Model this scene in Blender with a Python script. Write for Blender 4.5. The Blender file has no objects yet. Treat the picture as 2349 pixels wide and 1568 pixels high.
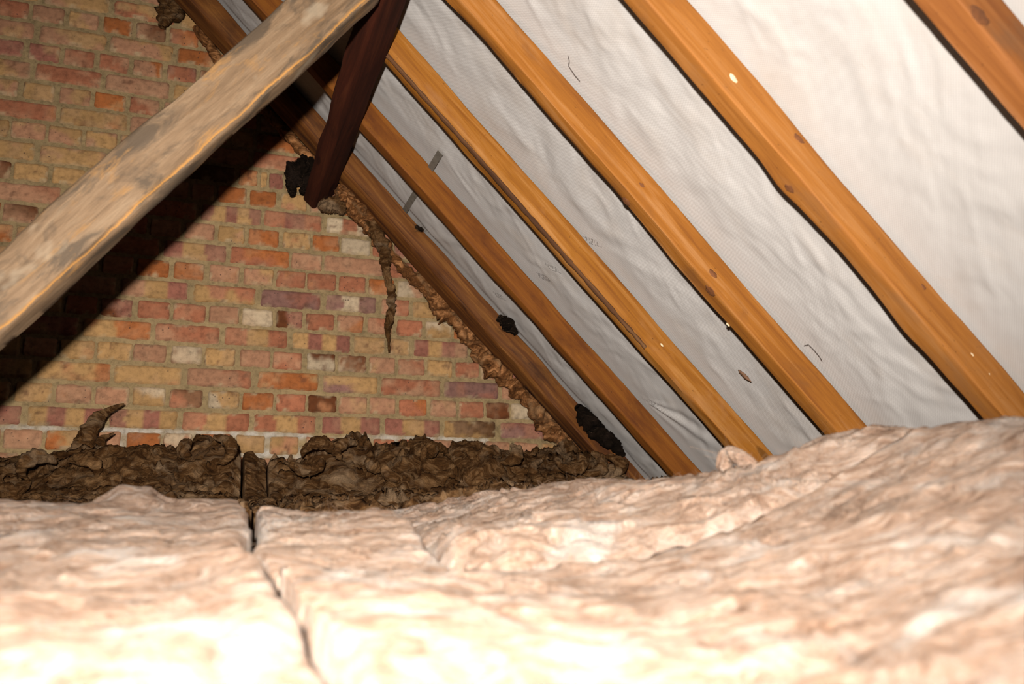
import bpy, math, random
import numpy as np
from mathutils import Matrix, Vector

# ------------------------------------------------------------------ camera, light, exposure
Z0 = 0.30                                   # height of the lens above the loft floor
F = 1983.96
R = np.array([[0.94320193, -0.33185547, -0.01555884],
              [0.06307787, 0.22486817, -0.97234535],
              [0.32617681, 0.91613659, 0.23302883]])      # rows: right, down, forward
SC = bpy.context.scene
COL = SC.collection
cam = bpy.data.cameras.new('camera')
cam.sensor_width = 36.0
cam.lens = F / 2349 * 36
cam.clip_start = 0.01
cam.dof.use_dof = True
cam.dof.focus_distance = 2.55
cam.dof.aperture_fstop = 3.6
co = bpy.data.objects.new('camera', cam)
COL.objects.link(co)
m = Matrix.Identity(4)
for i in range(3):
    m[i][0] = R[0][i]; m[i][1] = -R[1][i]; m[i][2] = -R[2][i]
m[2][3] = Z0
co.matrix_world = m
SC.camera = co

w = bpy.data.worlds.new('world'); SC.world = w
w.use_nodes = True
w.node_tree.nodes['Background'].inputs[0].default_value = (0.9, 0.8, 0.7, 1)
w.node_tree.nodes['Background'].inputs[1].default_value = 0.002
SC.view_settings.view_transform = 'Standard'
SC.view_settings.look = 'None'
SC.view_settings.gamma = 1.0
SC.view_settings.use_curve_mapping = False
SC.view_settings.exposure = 0.0

# the flash in the camera's hot shoe, above and behind the front of the lens
fl = bpy.data.lights.new('camera_flash', 'SPOT')
fl.energy = 690
fl.color = (1.0, 0.93, 0.86)
fl.shadow_soft_size = 0.022
fl.spot_size = math.radians(100)
fl.spot_blend = 1.0
fo = bpy.data.objects.new('camera_flash', fl)
COL.objects.link(fo)
fpos = -R[1] * 0.155 - R[0] * 0.035 - R[2] * 0.16
fdir = R[2] * 1.0 + R[1] * 0.05 - R[0] * 0.05
fo.location = (fpos[0], fpos[1], fpos[2] + Z0)
fo.rotation_euler = Vector(fdir).to_track_quat('-Z', 'Y').to_euler()

# ------------------------------------------------------------------ roof geometry (camera-relative z, Z0 added at the end)
AL = math.radians(46)
N = np.array([math.sin(AL), 0, math.cos(AL)])         # outward normal of the roof slope
T = np.array([math.cos(AL), 0, -math.sin(AL)])        # down the slope
YV = np.array([0, 1.0, 0])
H_IN, DEP = 1.20, 0.078                               # inner faces of the rafters, rafter depth
H_MEM = H_IN + DEP + 0.002
YW = 3.08165                                          # face of the brick gable wall

def ray(px, py):
    return np.array([(px - 1174.5) / F, (py - 784) / F, 1.0]) @ R
def at_y(px, py, y):
    v = ray(px, py); return v * (y / v[1])
def at_r(px, py, r):
    v = ray(px, py); return v * (r / math.hypot(v[0], v[1]))
def at_pl(px, py, h):
    v = ray(px, py); return v * (h / (v @ N))

# ------------------------------------------------------------------ numpy noise
def _h(ix, iy, iz, s):
    n = (ix * 374761393 + iy * 668265263 + iz * 2147483647 + s * 1274126177) & 0xffffffff
    n = ((n ^ (n >> 13)) * 1274126177) & 0xffffffff
    n = ((n ^ (n >> 15)) * 2246822519) & 0xffffffff
    return ((n ^ (n >> 16)) & 0xffffff) / float(0xffffff)
def noise(p, s=0):
    p = np.asarray(p, float)
    i = np.floor(p).astype(np.int64); f = p - i; f = f * f * f * (f * (f * 6 - 15) + 10)
    r = 0
    for a in (0, 1):
        for b in (0, 1):
            for c in (0, 1):
                wgt = (f[..., 0] if a else 1 - f[..., 0]) * (f[..., 1] if b else 1 - f[..., 1]) * (f[..., 2] if c else 1 - f[..., 2])
                r = r + wgt * _h(i[..., 0] + a, i[..., 1] + b, i[..., 2] + c, s)
    return r * 2 - 1
def fbm(p, o=4, s=0, g=0.5):
    p = np.asarray(p, float); a = 1.0; r = 0; t = 0
    for k in range(o):
        r = r + a * noise(p * 2.03 ** k + 17.3 * k, s + k); t += a; a *= g
    return r / t
def ridged(p, o=4, s=0):
    p = np.asarray(p, float); a = 1.0; r = 0; t = 0
    for k in range(o):
        r = r + a * (1 - 2 * np.abs(noise(p * 2.1 ** k + 9.1 * k, s + k))); t += a; a *= 0.55
    return r / t
def ss(a, b, x):
    t = np.clip((x - a) / (b - a), 0, 1); return t * t * (3 - 2 * t)

# ------------------------------------------------------------------ object helpers
def mesh(name, V, Fc, mat, parent=None, smooth=True, uv=None, cols=None, rel=True):
    V = np.array(V, float)
    if rel:
        V = V + [0, 0, Z0]
    me = bpy.data.meshes.new(name)
    me.from_pydata(V.tolist(), [], [list(map(int, f)) for f in Fc])
    if smooth:
        me.polygons.foreach_set('use_smooth', [True] * len(me.polygons))
    me.materials.append(mat)
    if uv is not None:
        li = np.zeros(len(me.loops), int); me.loops.foreach_get('vertex_index', li)
        l = me.uv_layers.new(name='UVMap'); l.data.foreach_set('uv', np.asarray(uv, float)[li].ravel())
    for k, c in (cols or {}).items():
        a = me.color_attributes.new(k, 'FLOAT_COLOR', 'POINT')
        c = np.asarray(c, float)
        if c.ndim == 1: c = np.c_[c, c, c]
        a.data.foreach_set('color', np.c_[c, np.ones(len(c))].ravel())
    me.update()
    o = bpy.data.objects.new(name, me); COL.objects.link(o)
    if parent is not None: o.parent = parent
    return o
def tag(o, label=None, cat=None, group=None, kind=None):
    if label: o['label'] = label
    if cat: o['category'] = cat
    if group: o['group'] = group
    if kind: o['kind'] = kind
    return o
def grid_faces(nu, nv, off=0, wrap=False):
    i, j = np.meshgrid(np.arange(nu - 1), np.arange(nv if wrap else nv - 1), indexing='ij')
    j2 = (j + 1) % nv
    return (np.stack([i * nv + j, (i + 1) * nv + j, (i + 1) * nv + j2, i * nv + j2], -1).reshape(-1, 4) + off)

# ------------------------------------------------------------------ materials
def new_mat(name, rough=0.8, spec=0.3):
    mt = bpy.data.materials.new(name); mt.use_nodes = True
    nt = mt.node_tree; b = nt.nodes['Principled BSDF']
    b.inputs['Roughness'].default_value = rough
    b.inputs['Specular IOR Level'].default_value = spec
    return mt, nt, b
def nd(nt, t, **k):
    n = nt.nodes.new(t)
    for a, v in k.items():
        if isinstance(a, str) and hasattr(n, a): setattr(n, a, v)
    return n
def link(nt, a, b): nt.links.new(a, b)
def ramp(nt, src, stops, interp='LINEAR'):
    r = nt.nodes.new('ShaderNodeValToRGB'); r.color_ramp.interpolation = interp
    e = r.color_ramp.elements
    while len(e) < len(stops): e.new(0.5)
    for x, (p, c) in zip(e, stops):
        x.position = p; x.color = (c if len(c) == 4 else (*c, 1)) if not isinstance(c, (int, float)) else (c, c, c, 1)
    link(nt, src, r.inputs[0]); return r.outputs[0]
def noi(nt, vec, scale, detail=4, rough=0.55, dist=0.0, w4=None):
    n = nt.nodes.new('ShaderNodeTexNoise')
    n.inputs['Scale'].default_value = scale; n.inputs['Detail'].default_value = detail
    n.inputs['Roughness'].default_value = rough; n.inputs['Distortion'].default_value = dist
    link(nt, vec, n.inputs['Vector']); return n.outputs['Fac']
def mapping(nt, vec, scale, loc=(0, 0, 0), rot=(0, 0, 0)):
    n = nt.nodes.new('ShaderNodeMapping'); n.inputs['Scale'].default_value = scale
    n.inputs['Location'].default_value = loc; n.inputs['Rotation'].default_value = rot
    link(nt, vec, n.inputs['Vector']); return n.outputs[0]
def mix(nt, fac, a, b, mode='MIX'):
    n = nt.nodes.new('ShaderNodeMix'); n.data_type = 'RGBA'; n.blend_type = mode
    for s, v in ((n.inputs[0], fac), (n.inputs[6], a), (n.inputs[7], b)):
        if hasattr(v, 'is_output') or hasattr(v, 'links'): link(nt, v, s)
        elif isinstance(v, (int, float)): s.default_value = v
        else: s.default_value = (*v, 1) if len(v) == 3 else v
    return n.outputs[2]
def bump(nt, b, h, strength, dist):
    n = nt.nodes.new('ShaderNodeBump'); n.inputs['Strength'].default_value = strength
    n.inputs['Distance'].default_value = dist; link(nt, h, n.inputs['Height'])
    link(nt, n.outputs[0], b.inputs['Normal']); return n
def coord(nt, which='Object'):
    return nt.nodes.new('ShaderNodeTexCoord').outputs[which]
def vcol(nt, name):
    n = nt.nodes.new('ShaderNodeAttribute'); n.attribute_name = name; return n.outputs['Color']

def wood_mat(name, dark, midc, light, stain, seed=0.0, rough=0.75, edgecol=None, spec=0.18):
    mt, nt, b = new_mat(name, rough, spec)
    uv = coord(nt, 'UV')
    g = noi(nt, mapping(nt, uv, (1.6, 26, 1), (seed, seed * 2, 0)), 1.5, 5, 0.6, 0.6)
    fine = noi(nt, mapping(nt, uv, (14, 260, 1), (seed, 0, 0)), 1.0, 3, 0.7)
    blot = noi(nt, mapping(nt, uv, (3.5, 7, 1), (seed * 3, 1, 0)), 1.4, 5, 0.62, 0.4)
    c = ramp(nt, g, [(0.32, dark), (0.5, midc), (0.68, light)])
    c = mix(nt, ramp(nt, fine, [(0.35, 0.0), (0.7, 0.35)]), c, dark)
    c = mix(nt, ramp(nt, blot, [(0.54, 0.0), (0.74, 0.75)]), c, stain)
    vo = nt.nodes.new('ShaderNodeTexVoronoi'); vo.inputs['Scale'].default_value = 1.0
    link(nt, mapping(nt, uv, (2.6, 9, 1), (seed * 5, .3, 0)), vo.inputs['Vector'])
    kn = ramp(nt, vo.outputs['Distance'], [(0.0, 1.0), (0.085, 0.85), (0.12, 0.0)])
    c = mix(nt, kn, c, tuple(x * 0.45 for x in midc))
    sp = noi(nt, mapping(nt, uv, (90, 130, 1)), 1.0, 2, 0.6)
    c = mix(nt, ramp(nt, sp, [(0.66, 0.0), (0.78, 0.7)]), c, tuple(x * 0.3 for x in dark))
    c = mix(nt, vcol(nt, 'edge'), c, edgecol or tuple(x * 0.35 for x in dark))
    link(nt, c, b.inputs['Base Color'])
    bump(nt, b, fine, 0.25, 0.002)
    return mt

M_RAFT = [wood_mat('stained_rafter_timber_%d' % i, d, mm, l, s, seed=sd)
          for i, (d, mm, l, s, sd) in enumerate([
              ((.055, .015, .003), (.145, .047, .006), (.25, .098, .018), (.018, .006, .003), 1.3),
              ((.120, .033, .003), (.205, .063, .005), (.26, .090, .008), (.075, .018, .003), 4.1),
              ((.20, .065, .006), (.31, .115, .010), (.40, .180, .045), (.33, .15, .05), 7.7),
              ((.20, .065, .008), (.31, .112, .013), (.40, .180, .055), (.17, .065, .018), 11.2),
              ((.22, .075, .012), (.31, .115, .018), (.37, .160, .045), (.24, .105, .035), 15.9),
              ((.20, .065, .014), (.28, .100, .022), (.33, .135, .045), (.14, .075, .038), 21.4)])]
M_PURL = wood_mat('purlin_timber', (.028, .007, .003), (.055, .012, .005), (.085, .022, .008), (.02, .006, .003), 3.3, 0.9, spec=0.08)
M_BARK = wood_mat('bark', (.05, .02, .008), (.11, .045, .016), (.20, .10, .04), (.03, .012, .006), 8.1, 0.9)

# old strut timber: grey-brown weathered with orange torn grain
def strut_mat():
    mt, nt, b = new_mat('weathered_strut_timber', 0.75, 0.25)
    uv = coord(nt, 'UV')
    g = noi(nt, mapping(nt, uv, (3, 34, 1)), 1.5, 6, 0.65, 0.5)
    blot = noi(nt, mapping(nt, uv, (5, 14, 1), (3, 2, 0)), 1.2, 5, 0.65, 0.8)
    bl2 = noi(nt, mapping(nt, uv, (6, 22, 1), (9, 5, 0)), 1.0, 5, 0.7, 0.5)
    fine = noi(nt, mapping(nt, uv, (30, 330, 1)), 1.0, 4, 0.7)
    c = ramp(nt, g, [(0.25, (.105, .060, .028)), (0.5, (.20, .125, .068)), (0.75, (.27, .185, .11))])
    c = mix(nt, ramp(nt, blot, [(0.48, 0.0), (0.60, 0.80)]), c, (.055, .040, .026))
    c = mix(nt, ramp(nt, bl2, [(0.56, 0.0), (0.66, 0.8)]), c, (.30, .155, .05))
    c = mix(nt, ramp(nt, fine, [(0.4, 0.0), (0.75, 0.5)]), c, (.085, .056, .03))
    pale = noi(nt, mapping(nt, uv, (7, 11, 1), (1, 8, 0)), 1.0, 3, 0.5)
    c = mix(nt, ramp(nt, pale, [(0.62, 0.0), (0.68, 0.65)]), c, (.30, .235, .16))
    sx = nt.nodes.new('ShaderNodeSeparateXYZ'); link(nt, uv, sx.inputs[0])
    wob = noi(nt, mapping(nt, uv, (9, 4, 1), (5, 0, 0)), 1.0, 5, 0.65)
    vv = nd(nt, 'ShaderNodeMath', operation='MULTIPLY_ADD'); link(nt, wob, vv.inputs[0]); vv.inputs[1].default_value = .034; link(nt, sx.outputs[1], vv.inputs[2])
    em = ramp(nt, vv.outputs[0], [(.1245, 0.0), (.1262, 1.0), (.1310, 1.0), (.1325, 0.0)])
    c = mix(nt, em, c, (.44, .21, .05))
    link(nt, c, b.inputs['Base Color'])
    bump(nt, b, mix(nt, 0.5, g, fine), 0.6, 0.004)
    return mt
M_STRUT = strut_mat()

def membrane_mat():
    mt, nt, b = new_mat('roof_membrane', 0.85, 0.12)
    uv = coord(nt, 'UV')                       # metres along slope, metres along loft
    wv = []
    for ax in (0, 1):
        s = nt.nodes.new('ShaderNodeSeparateXYZ'); link(nt, mapping(nt, uv, (1, 1, 1), rot=(0, 0, 0.12)), s.inputs[0])
        mu = nd(nt, 'ShaderNodeMath', operation='MULTIPLY'); link(nt, s.outputs[ax], mu.inputs[0]); mu.inputs[1].default_value = 2 * math.pi / 0.0058
        si = nd(nt, 'ShaderNodeMath', operation='SINE'); link(nt, mu.outputs[0], si.inputs[0]); wv.append(si.outputs[0])
    pr = nd(nt, 'ShaderNodeMath', operation='MULTIPLY'); link(nt, wv[0], pr.inputs[0]); link(nt, wv[1], pr.inputs[1])
    mr = nd(nt, 'ShaderNodeMath', operation='MULTIPLY_ADD'); link(nt, pr.outputs[0], mr.inputs[0]); mr.inputs[1].default_value = 0.5; mr.inputs[2].default_value = 0.5
    c = mix(nt, mr.outputs[0], (.485, .460, .437), (.565, .540, .515))
    d = noi(nt, mapping(nt, uv, (3, 5, 1)), 1.3, 5, 0.6, 0.5)
    c = mix(nt, ramp(nt, d, [(0.50, 0.0), (0.75, 0.40)]), c, (.45, .37, .30))
    st = noi(nt, mapping(nt, uv, (18, 60, 1), (4, 4, 0), (0, 0, 0.3)), 1.0, 4, 0.6, 1.0)
    c = mix(nt, ramp(nt, st, [(0.72, 0.0), (0.80, 0.45)]), c, (.38, .27, .20))
    link(nt, c, b.inputs['Base Color'])
    bump(nt, b, mr.outputs[0], 0.35, 0.0012)
    return mt
M_MEM = membrane_mat()

def brick_mat():
    mt, nt, b = new_mat('brickwork', 0.9, 0.15)
    ob = coord(nt)
    c = vcol(nt, 'col')
    n1 = noi(nt, ob, 55, 5, 0.65)
    c = mix(nt, 1.0, c, ramp(nt, n1, [(0.25, 0.60), (0.5, 1.0), (0.8, 1.25)]), 'MULTIPLY')
    n2 = noi(nt, ob, 240, 3, 0.7)
    c = mix(nt, ramp(nt, n2, [(0.62, 0.0), (0.76, 0.55)]), c, (.10, .055, .04))
    vo = nt.nodes.new('ShaderNodeTexVoronoi'); vo.inputs['Scale'].default_value = 55; link(nt, ob, vo.inputs['Vector'])
    n3 = noi(nt, ob, 7, 2)
    sp = nd(nt, 'ShaderNodeMath', operation='MULTIPLY'); link(nt, ramp(nt, vo.outputs['Distance'], [(0.10, 1.0), (0.16, 0.0)]), sp.inputs[0]); link(nt, ramp(nt, n3, [(0.5, 0.0), (0.62, 0.8)]), sp.inputs[1])
    c = mix(nt, sp.outputs[0], c, (.05, .03, .025))
    link(nt, c, b.inputs['Base Color'])
    bump(nt, b, n1, 0.5, 0.004)
    return mt
M_BRICK = brick_mat()
def mortar_mat():
    mt, nt, b = new_mat('mortar', 0.95, 0.1)
    ob = coord(nt)
    n1 = noi(nt, ob, 60, 6, 0.7)
    c = mix(nt, 1.0, vcol(nt, 'col'), ramp(nt, n1, [(0.3, 0.6), (0.5, 1.0), (0.75, 1.25)]), 'MULTIPLY')
    link(nt, c, b.inputs['Base Color']); bump(nt, b, n1, 0.8, 0.006)
    return mt
M_MORT = mortar_mat()

def wool_mat(name, dark, midc, light, pale, sss=0.0):
    mt, nt, b = new_mat(name, 0.95, 0.04)
    b.inputs['Subsurface Weight'].default_value = sss
    b.inputs['Subsurface Radius'].default_value = (.018, .011, .007)
    b.inputs['Subsurface Scale'].default_value = 1.0
    ob = coord(nt)
    wr = nt.nodes.new('ShaderNodeTexNoise'); wr.inputs['Scale'].default_value = 5; wr.inputs['Detail'].default_value = 3; link(nt, ob, wr.inputs['Vector'])
    vm = nd(nt, 'ShaderNodeVectorMath', operation='MULTIPLY_ADD'); link(nt, wr.outputs['Color'], vm.inputs[0]); vm.inputs[1].default_value = (.30, .30, .30); link(nt, ob, vm.inputs[2])
    g = noi(nt, mapping(nt, vm.outputs[0], (6, 30, 30)), 1.5, 6, 0.60, 0.5)
    fine = noi(nt, mapping(nt, vm.outputs[0], (28, 230, 230)), 1.3, 4, 0.7, 0.3)
    big = noi(nt, vm.outputs[0], 9, 4, 0.55, 0.6)
    c = ramp(nt, g, [(0.30, dark), (0.48, midc), (0.66, light)])
    c = mix(nt, ramp(nt, big, [(0.52, 0.0), (0.68, 0.8)]), c, pale)
    c = mix(nt, 1.0, c, ramp(nt, fine, [(0.3, 0.60), (0.5, 1.0), (0.70, 1.45)]), 'MULTIPLY')
    c = mix(nt, vcol(nt, 'edge'), c, tuple(x * 1.6 for x in pale))
    link(nt, c, b.inputs['Base Color'])
    bump(nt, b, mix(nt, 0.45, g, fine), 0.8, 0.012)
    return mt
M_WOOL = wool_mat('glass_wool', (.165, .098, .064), (.300, .205, .150), (.37, .282, .225), (.41, .355, .31), .55)
M_WOOLD = wool_mat('dimmed_glass_wool', (.026, .010, .003), (.075, .034, .011), (.19, .105, .046), (.25, .165, .095))  # same wool for the far pieces, flash falloff put into a darker colour
M_WOOLO = wool_mat('amber_glass_wool', (.045, .018, .007), (.17, .068, .022), (.52, .24, .095), (.34, .19, .09))
M_WOOLK = wool_mat('shade_black_wool', (.004, .0025, .002), (.008, .005, .003), (.014, .008, .005), (.018, .011, .008))  # near-black, for tufts that stand in for deep shade
def plain(name, c, rough=0.8, spec=0.3, metal=0.0, sc=60):
    mt, nt, b = new_mat(name, rough, spec)
    n = noi(nt, coord(nt), sc, 4, 0.6)
    link(nt, mix(nt, 1.0, ramp(nt, n, [(0.3, 0.7), (0.5, 1.0), (0.75, 1.2)]), c, 'MULTIPLY'), b.inputs['Base Color'])
    b.inputs['Metallic'].default_value = metal; return mt
M_FIB = plain('wool_fibre', (.30, .19, .12), 0.7)
M_FIBD = plain('dimmed_wool_fibre', (.12, .07, .038), 0.7)  # strands darkened to go with the far wool, falloff in the colour
M_STRAP = plain('grey_strap', (.16, .145, .12), 0.6)
M_INK = plain('printed_ink', (.10, .10, .10), 0.8)
M_FLOOR = plain('plasterboard', (.35, .33, .30), 0.9)
M_PALE = plain('pale_sap_wood', (.75, .58, .36), 0.7)
M_LEAF = plain('dry_leaf', (.16, .08, .04), 0.8)
M_TWIG = plain('dark_fibre', (.07, .05, .045), 0.8)

# ------------------------------------------------------------------ floor and gable wall
g = [(-2.2, -0.4), (2.15, -0.4), (2.15, YW + .2), (-2.2, YW + .2)]
V = [(x, y, -Z0) for x, y in g] + [(x, y, -Z0 - .03) for x, y in g]
tag(mesh('floor', V, [(0, 1, 2, 3), (7, 6, 5, 4), (0, 4, 5, 1), (1, 5, 6, 2), (2, 6, 7, 3), (3, 7, 4, 0)], M_FLOOR, smooth=False), kind='structure')

X0B, Z0B, U, CO = -0.0819, 0.4003, 0.1125, 0.075
BASE = {'r': (.400, .145, .073), 'o': (.41, .130, .036), 'p': (.44, .220, .122), 't': (.46, .265, .105), 'w': (.56, .43, .28),
        'd': (.15, .046, .014), 'm': (.31, .118, .078), 'k': (.12, .055, .02), 'v': (.27, .135, .105)}
def wx(px, py): return at_y(px, py, YW)[0]
ROWS = {}     # course index -> list of (x0, x1, code)
def rowpx(k, y, s):
    L = []
    for it in s.split():
        a, b_, c = it.split(','); L.append((wx(float(a), y), wx(float(b_), y), c))
    ROWS[k] = L
rowpx(0, 965, '-40,45,m 59,238,tmtm 249,406,mtmt 418,573,rtr 582,726,rtr 739,874,mtm 883,1011,mtm 1019,1138,tk 1149,1258,vm')
rowpx(1, 912, '-60,18,t 31,117,t 126,209,p 217,295,p 304,379,tw 389,465,rd 478,549,wt 557,628,o 634,702,r 708,773,d 779,843,p 848,908,p 917,980,ro 988,1048,p 1053,1110,r 1116,1170,d 1174,1222,w')
rowpx(2, 865, '-90,70,t 80,253,to 259,417,t 428,577,pr 591,732,ot 741,868,vt 876,1012,rp 1020,1145,vm 1153,1200,po')
rowpx(3, 815, '-40,42,t 50,127,p 135,215,t 221,302,t 304,381,p 393,463,dw 470,540,t 551,621,p 627,693,r 705,770,wd 776,841,wd 848,907,p 915,975,pr 982,1038,t 1046,1100,r 1103,1135,p')
rowpx(4, 760, '20,178,m 187,347,to 355,505,pr 515,660,rtr 672,806,tmtm 813,885,t 892,940,dt 950,1075,mtmp')
rowpx(5, 710, '60,140,t 148,222,r 230,303,dm 315,390,r 397,471,r 480,550,p 557,627,w 635,695,dm 703,768,r 775,835,po 845,900,pr 912,970,r 977,1037,tw')
rowpx(6, 665, '110,265,p 275,432,ptm 444,587,tr 600,738,vm 748,865,vwv 877,940,pr 948,1043,t')
rowpx(7, 622, '150,225,p 233,304,r 312,387,o 398,468,o 480,550,p 560,628,pt 635,702,r 706,772,r 779,840,r 848,905,o 913,973,wp')
rowpx(8, 580, '205,364,r 373,520,mtm 527,665,ro 670,740,p 745,882,p 890,965,rp')
rowpx(9, 540, '260,335,r 343,414,p 422,491,p 500,562,t 570,640,o 650,713,t 718,780,o 784,851,w 857,900,r')
rowpx(10, 497, '310,450,r 460,600,mtmtm 605,740,rmr 750,850,wrw')
rowpx(11, 455, '360,430,p 438,490,p 498,565,o 574,635,o 645,705,t 712,770,p')
rowpx(12, 412, '410,540,k 548,590,o 598,612,t 618,650,m 656,715,t')
rowpx(13, 375, '430,570,p 580,700,r')
rowpx(14, 335, '450,520,r 528,580,t 588,690,od')
rowpx(-1, 1015, '-80,-2,p 5,95,p 103,180,ot 192,275,p 289,367,o 375,440,pw 450,530,o 541,608,t 619,685,t 702,770,pr 778,845,p 857,905,r 915,975,r 982,1045,p 1053,1110,r 1115,1170,p 1180,1235,p 1243,1300,t')
rowpx(-2, 1062, '-120,40,p 48,90,r 98,250,pr 260,420,r 430,590,o 600,740,p 750,880,r 890,1020,p 1030,1150,r 1160,1280,p')
rng = random.Random(5)
POOL = 'r r o p p p t t t m rt mt tmt ro pt pd rp tp rm po tp pr pt'.split()
for k in range(-9, 37):
    head = (k % 2 != 0)
    step = U if head else 2 * U
    off = X0B + (0.75 * U if head else rng.choice((0, U)))
    have = ROWS.get(k, [])
    lo = min([a for a, b_, c in have], default=9); hi = max([b_ for a, b_, c in have], default=-9)
    L = list(have)
    if have:
        x = lo - .010
        while x > -2.1:
            L.append((x - step + .010 + rng.uniform(-.003, .003), x, rng.choice(POOL))); x -= step
        x = hi + .010
        while x < 2.2:
            L.append((x, x + step - .010, rng.choice(POOL))); x += step
    else:
        x = -2.1 + (off + 2.1) % step
        while x < 2.2:
            L.append((x + rng.uniform(0, .004), x + step - .010 - rng.uniform(0, .004), rng.choice(POOL))); x += step
    ROWS[k] = L
NU, NV = 22, 9
us, vs = np.meshgrid(np.linspace(0, 1, NU), np.linspace(0, 1, NV), indexing='ij')
VV, FF, CC = [], [], []; off = 0; sd = 0
gf = grid_faces(NU, NV)
for k, L in sorted(ROWS.items()):
    zb = Z0B + CO * k + 0.0045; zt = Z0B + CO * (k + 1) - 0.004
    for (xa, xb, code) in L:
        xc = (xa + xb) / 2; sd += 1
        if xc * N[0] + zb * N[2] > H_MEM + .02 or xb - xa < .02 or xa < -2.15: continue
        r1 = random.Random(sd)
        xa -= .0012; xb += .0012; x = xa + (xb - xa) * us; z = zb + (zt - zb) * vs + r1.uniform(-.0012, .0012) + (us - .5) * r1.uniform(-.003, .003)
        P = np.stack([x * 1, z * 1, np.full_like(x, sd * 3.7)], -1)
        # ragged outline
        e = np.minimum(np.minimum(us, 1 - us) * (xb - xa), np.minimum(vs, 1 - vs) * (zt - zb))
        rg = fbm(P * [60, 60, 1], 3, 3) * .0028
        x = x + rg * (np.abs(us - .5) > .4) * np.sign(.5 - us); z = z + fbm(P * [55, 55, 1], 3, 8) * .0025 * (np.abs(vs - .5) > .35)
        # rounded corners
        cx = np.clip((.008 - np.minimum(us, 1 - us) * (xb - xa)) / .008, 0, 1) * np.clip((.008 - np.minimum(vs, 1 - vs) * (zt - zb)) / .008, 0, 1)
        z = z + cx * .003 * np.sign(.5 - vs); x = x + cx * .003 * np.sign(.5 - us)
        prd = r1.uniform(.002, .006)
        y = YW - prd * ss(0, .003, e) - fbm(P * [40, 40, 1], 4, 5) * .0016 + (e <= 1e-6) * .012
        # colour
        n = len(code); pn = fbm(P * [18, 18, 1], 3, 11); pn2 = fbm(P * [35, 35, 1], 4, 21)
        cols = [np.array(BASE[c]) * r1.uniform(.74, .98) for c in code]
        if n >= 3:
            q = np.clip(us * n + noise(P * [8, 25, 1], 2) * .12, 0, n - 1e-4)
            i0 = q.astype(int); c = np.array(cols)[i0]
        elif n == 2:
            mfac = ss(.30, .58, us * r1.choice((.55, .35)) + vs * r1.choice((.3, .1)) + pn * .55 + .1)[..., None]
            c = cols[0] * (1 - mfac) + cols[1] * mfac
        else:
            c = np.broadcast_to(cols[0], (NU, NV, 3)).copy()
            alt = np.array(BASE[r1.choice('rtpo')]); mf = ss(.15, .6, pn + r1.uniform(-.25, .15))[..., None] * .7
            c = c * (1 - mf) + alt * mf
        # mortar smeared over the face and pale rims
        sm = ss(.15, .55, pn2 + .38 - e * 45)[..., None] * .8
        c = c * (1 - sm) + np.array((.39, .29, .165)) * sm
        hz = ss(-.05, .5, pn + r1.uniform(-.2, .3))[..., None] * .28
        c = c * (1 - hz) + np.array((.42, .26, .15)) * hz
        dk = ss(.42, .7, fbm(P * [45, 45, 1], 3, 31) + r1.uniform(-.1, .12))[..., None] * .6
        c = c * (1 - dk) + np.array((.11, .045, .025)) * dk
        c = c * (1 + .10 * pn2[..., None])
        VV.append(np.stack([x, y, z], -1).reshape(-1, 3)); CC.append(c.reshape(-1, 3)); FF.append(gf + off); off += NU * NV
def gable_top(x):
    return (H_MEM - N[0] * x) / N[2]
wall = mesh('wall_back', np.concatenate(VV), np.concatenate(FF), M_BRICK, cols={'col': np.concatenate(CC)})
tag(wall, kind='structure')
# mortar bed with relief, as a part of the wall
xs = np.arange(-2.2, 2.16, .0065); nz = 420
X, Wv = np.meshgrid(xs, np.linspace(0, 1, nz), indexing='ij')
top = np.minimum(gable_top(X), 2.7); Z = -Z0 + (top + Z0) * Wv
P = np.stack([X, Z, X * 0], -1)
Y = YW + .0075 - fbm(P * [30, 30, 1], 5, 2) * .005 - fbm(P * [120, 120, 1], 2, 4) * .0012
c = np.array((.30, .215, .108)) * (1 + .25 * fbm(P * [12, 20, 1], 4, 9))[..., None]
eff = np.exp(-((Z - (Z0B - .002)) / .011) ** 2) * ss(-.1, .15, fbm(P * [5, 20, 1], 3, 7) + .18) + \
      .75 * np.exp(-((Z - (Z0B - .07)) / .045) ** 2) * ss(.0, .3, fbm(P * [9, 14, 1], 4, 17) + .10)
eff = np.clip(eff * (.75 + .9 * fbm(P * [45, 45, 1], 3, 27)), 0, .95)[..., None] * (X < 1.0)[..., None]
c = c * (1 - eff) + np.array((.50, .45, .38)) * eff
mo = mesh('mortar', np.stack([X, Y, Z], -1).reshape(-1, 3), grid_faces(*X.shape), M_MORT, parent=wall, cols={'col': c.reshape(-1, 3)})

# ------------------------------------------------------------------ roof membrane
sA, sB = -1.75, 1.28                      # metres down the slope from the foot of the normal
S, Yg = np.meshgrid(np.linspace(sA, sB, 380), np.linspace(-.45, YW - .004, 440), indexing='ij')
RY = [2.876, 2.499, 2.090, 1.677, 1.241, .794, .372, -.05]     # near faces of the rafters
RW = [.11, .048, .048, .050, .050, .052, .050, .05]
P = np.stack([S, Yg, S * 0], -1)
wr = fbm(P * [5, 9, 1] + fbm(P * [3, 3, 1], 2, 50)[..., None] * 1.5, 4, 51)
fold = ridged(np.stack([S * 2.2 + Yg * 1.2, Yg * 9 - S * 3.5, S * 0], -1) + fbm(P * 2.5, 3, 61)[..., None] * .8, 3, 62)
hang = np.full_like(S, 9.)
for y0, w_ in zip(RY, RW):
    hang = np.minimum(hang, np.maximum(0, np.maximum(y0 - Yg, Yg - y0 - w_)))
belly = ss(0, .10, hang)
disp = belly * (.006 * wr + .0045 * np.maximum(fold, 0) ** 2 + .0012 * fbm(P * [25, 25, 1], 3, 70)) - .002 * (1 - belly)
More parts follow.
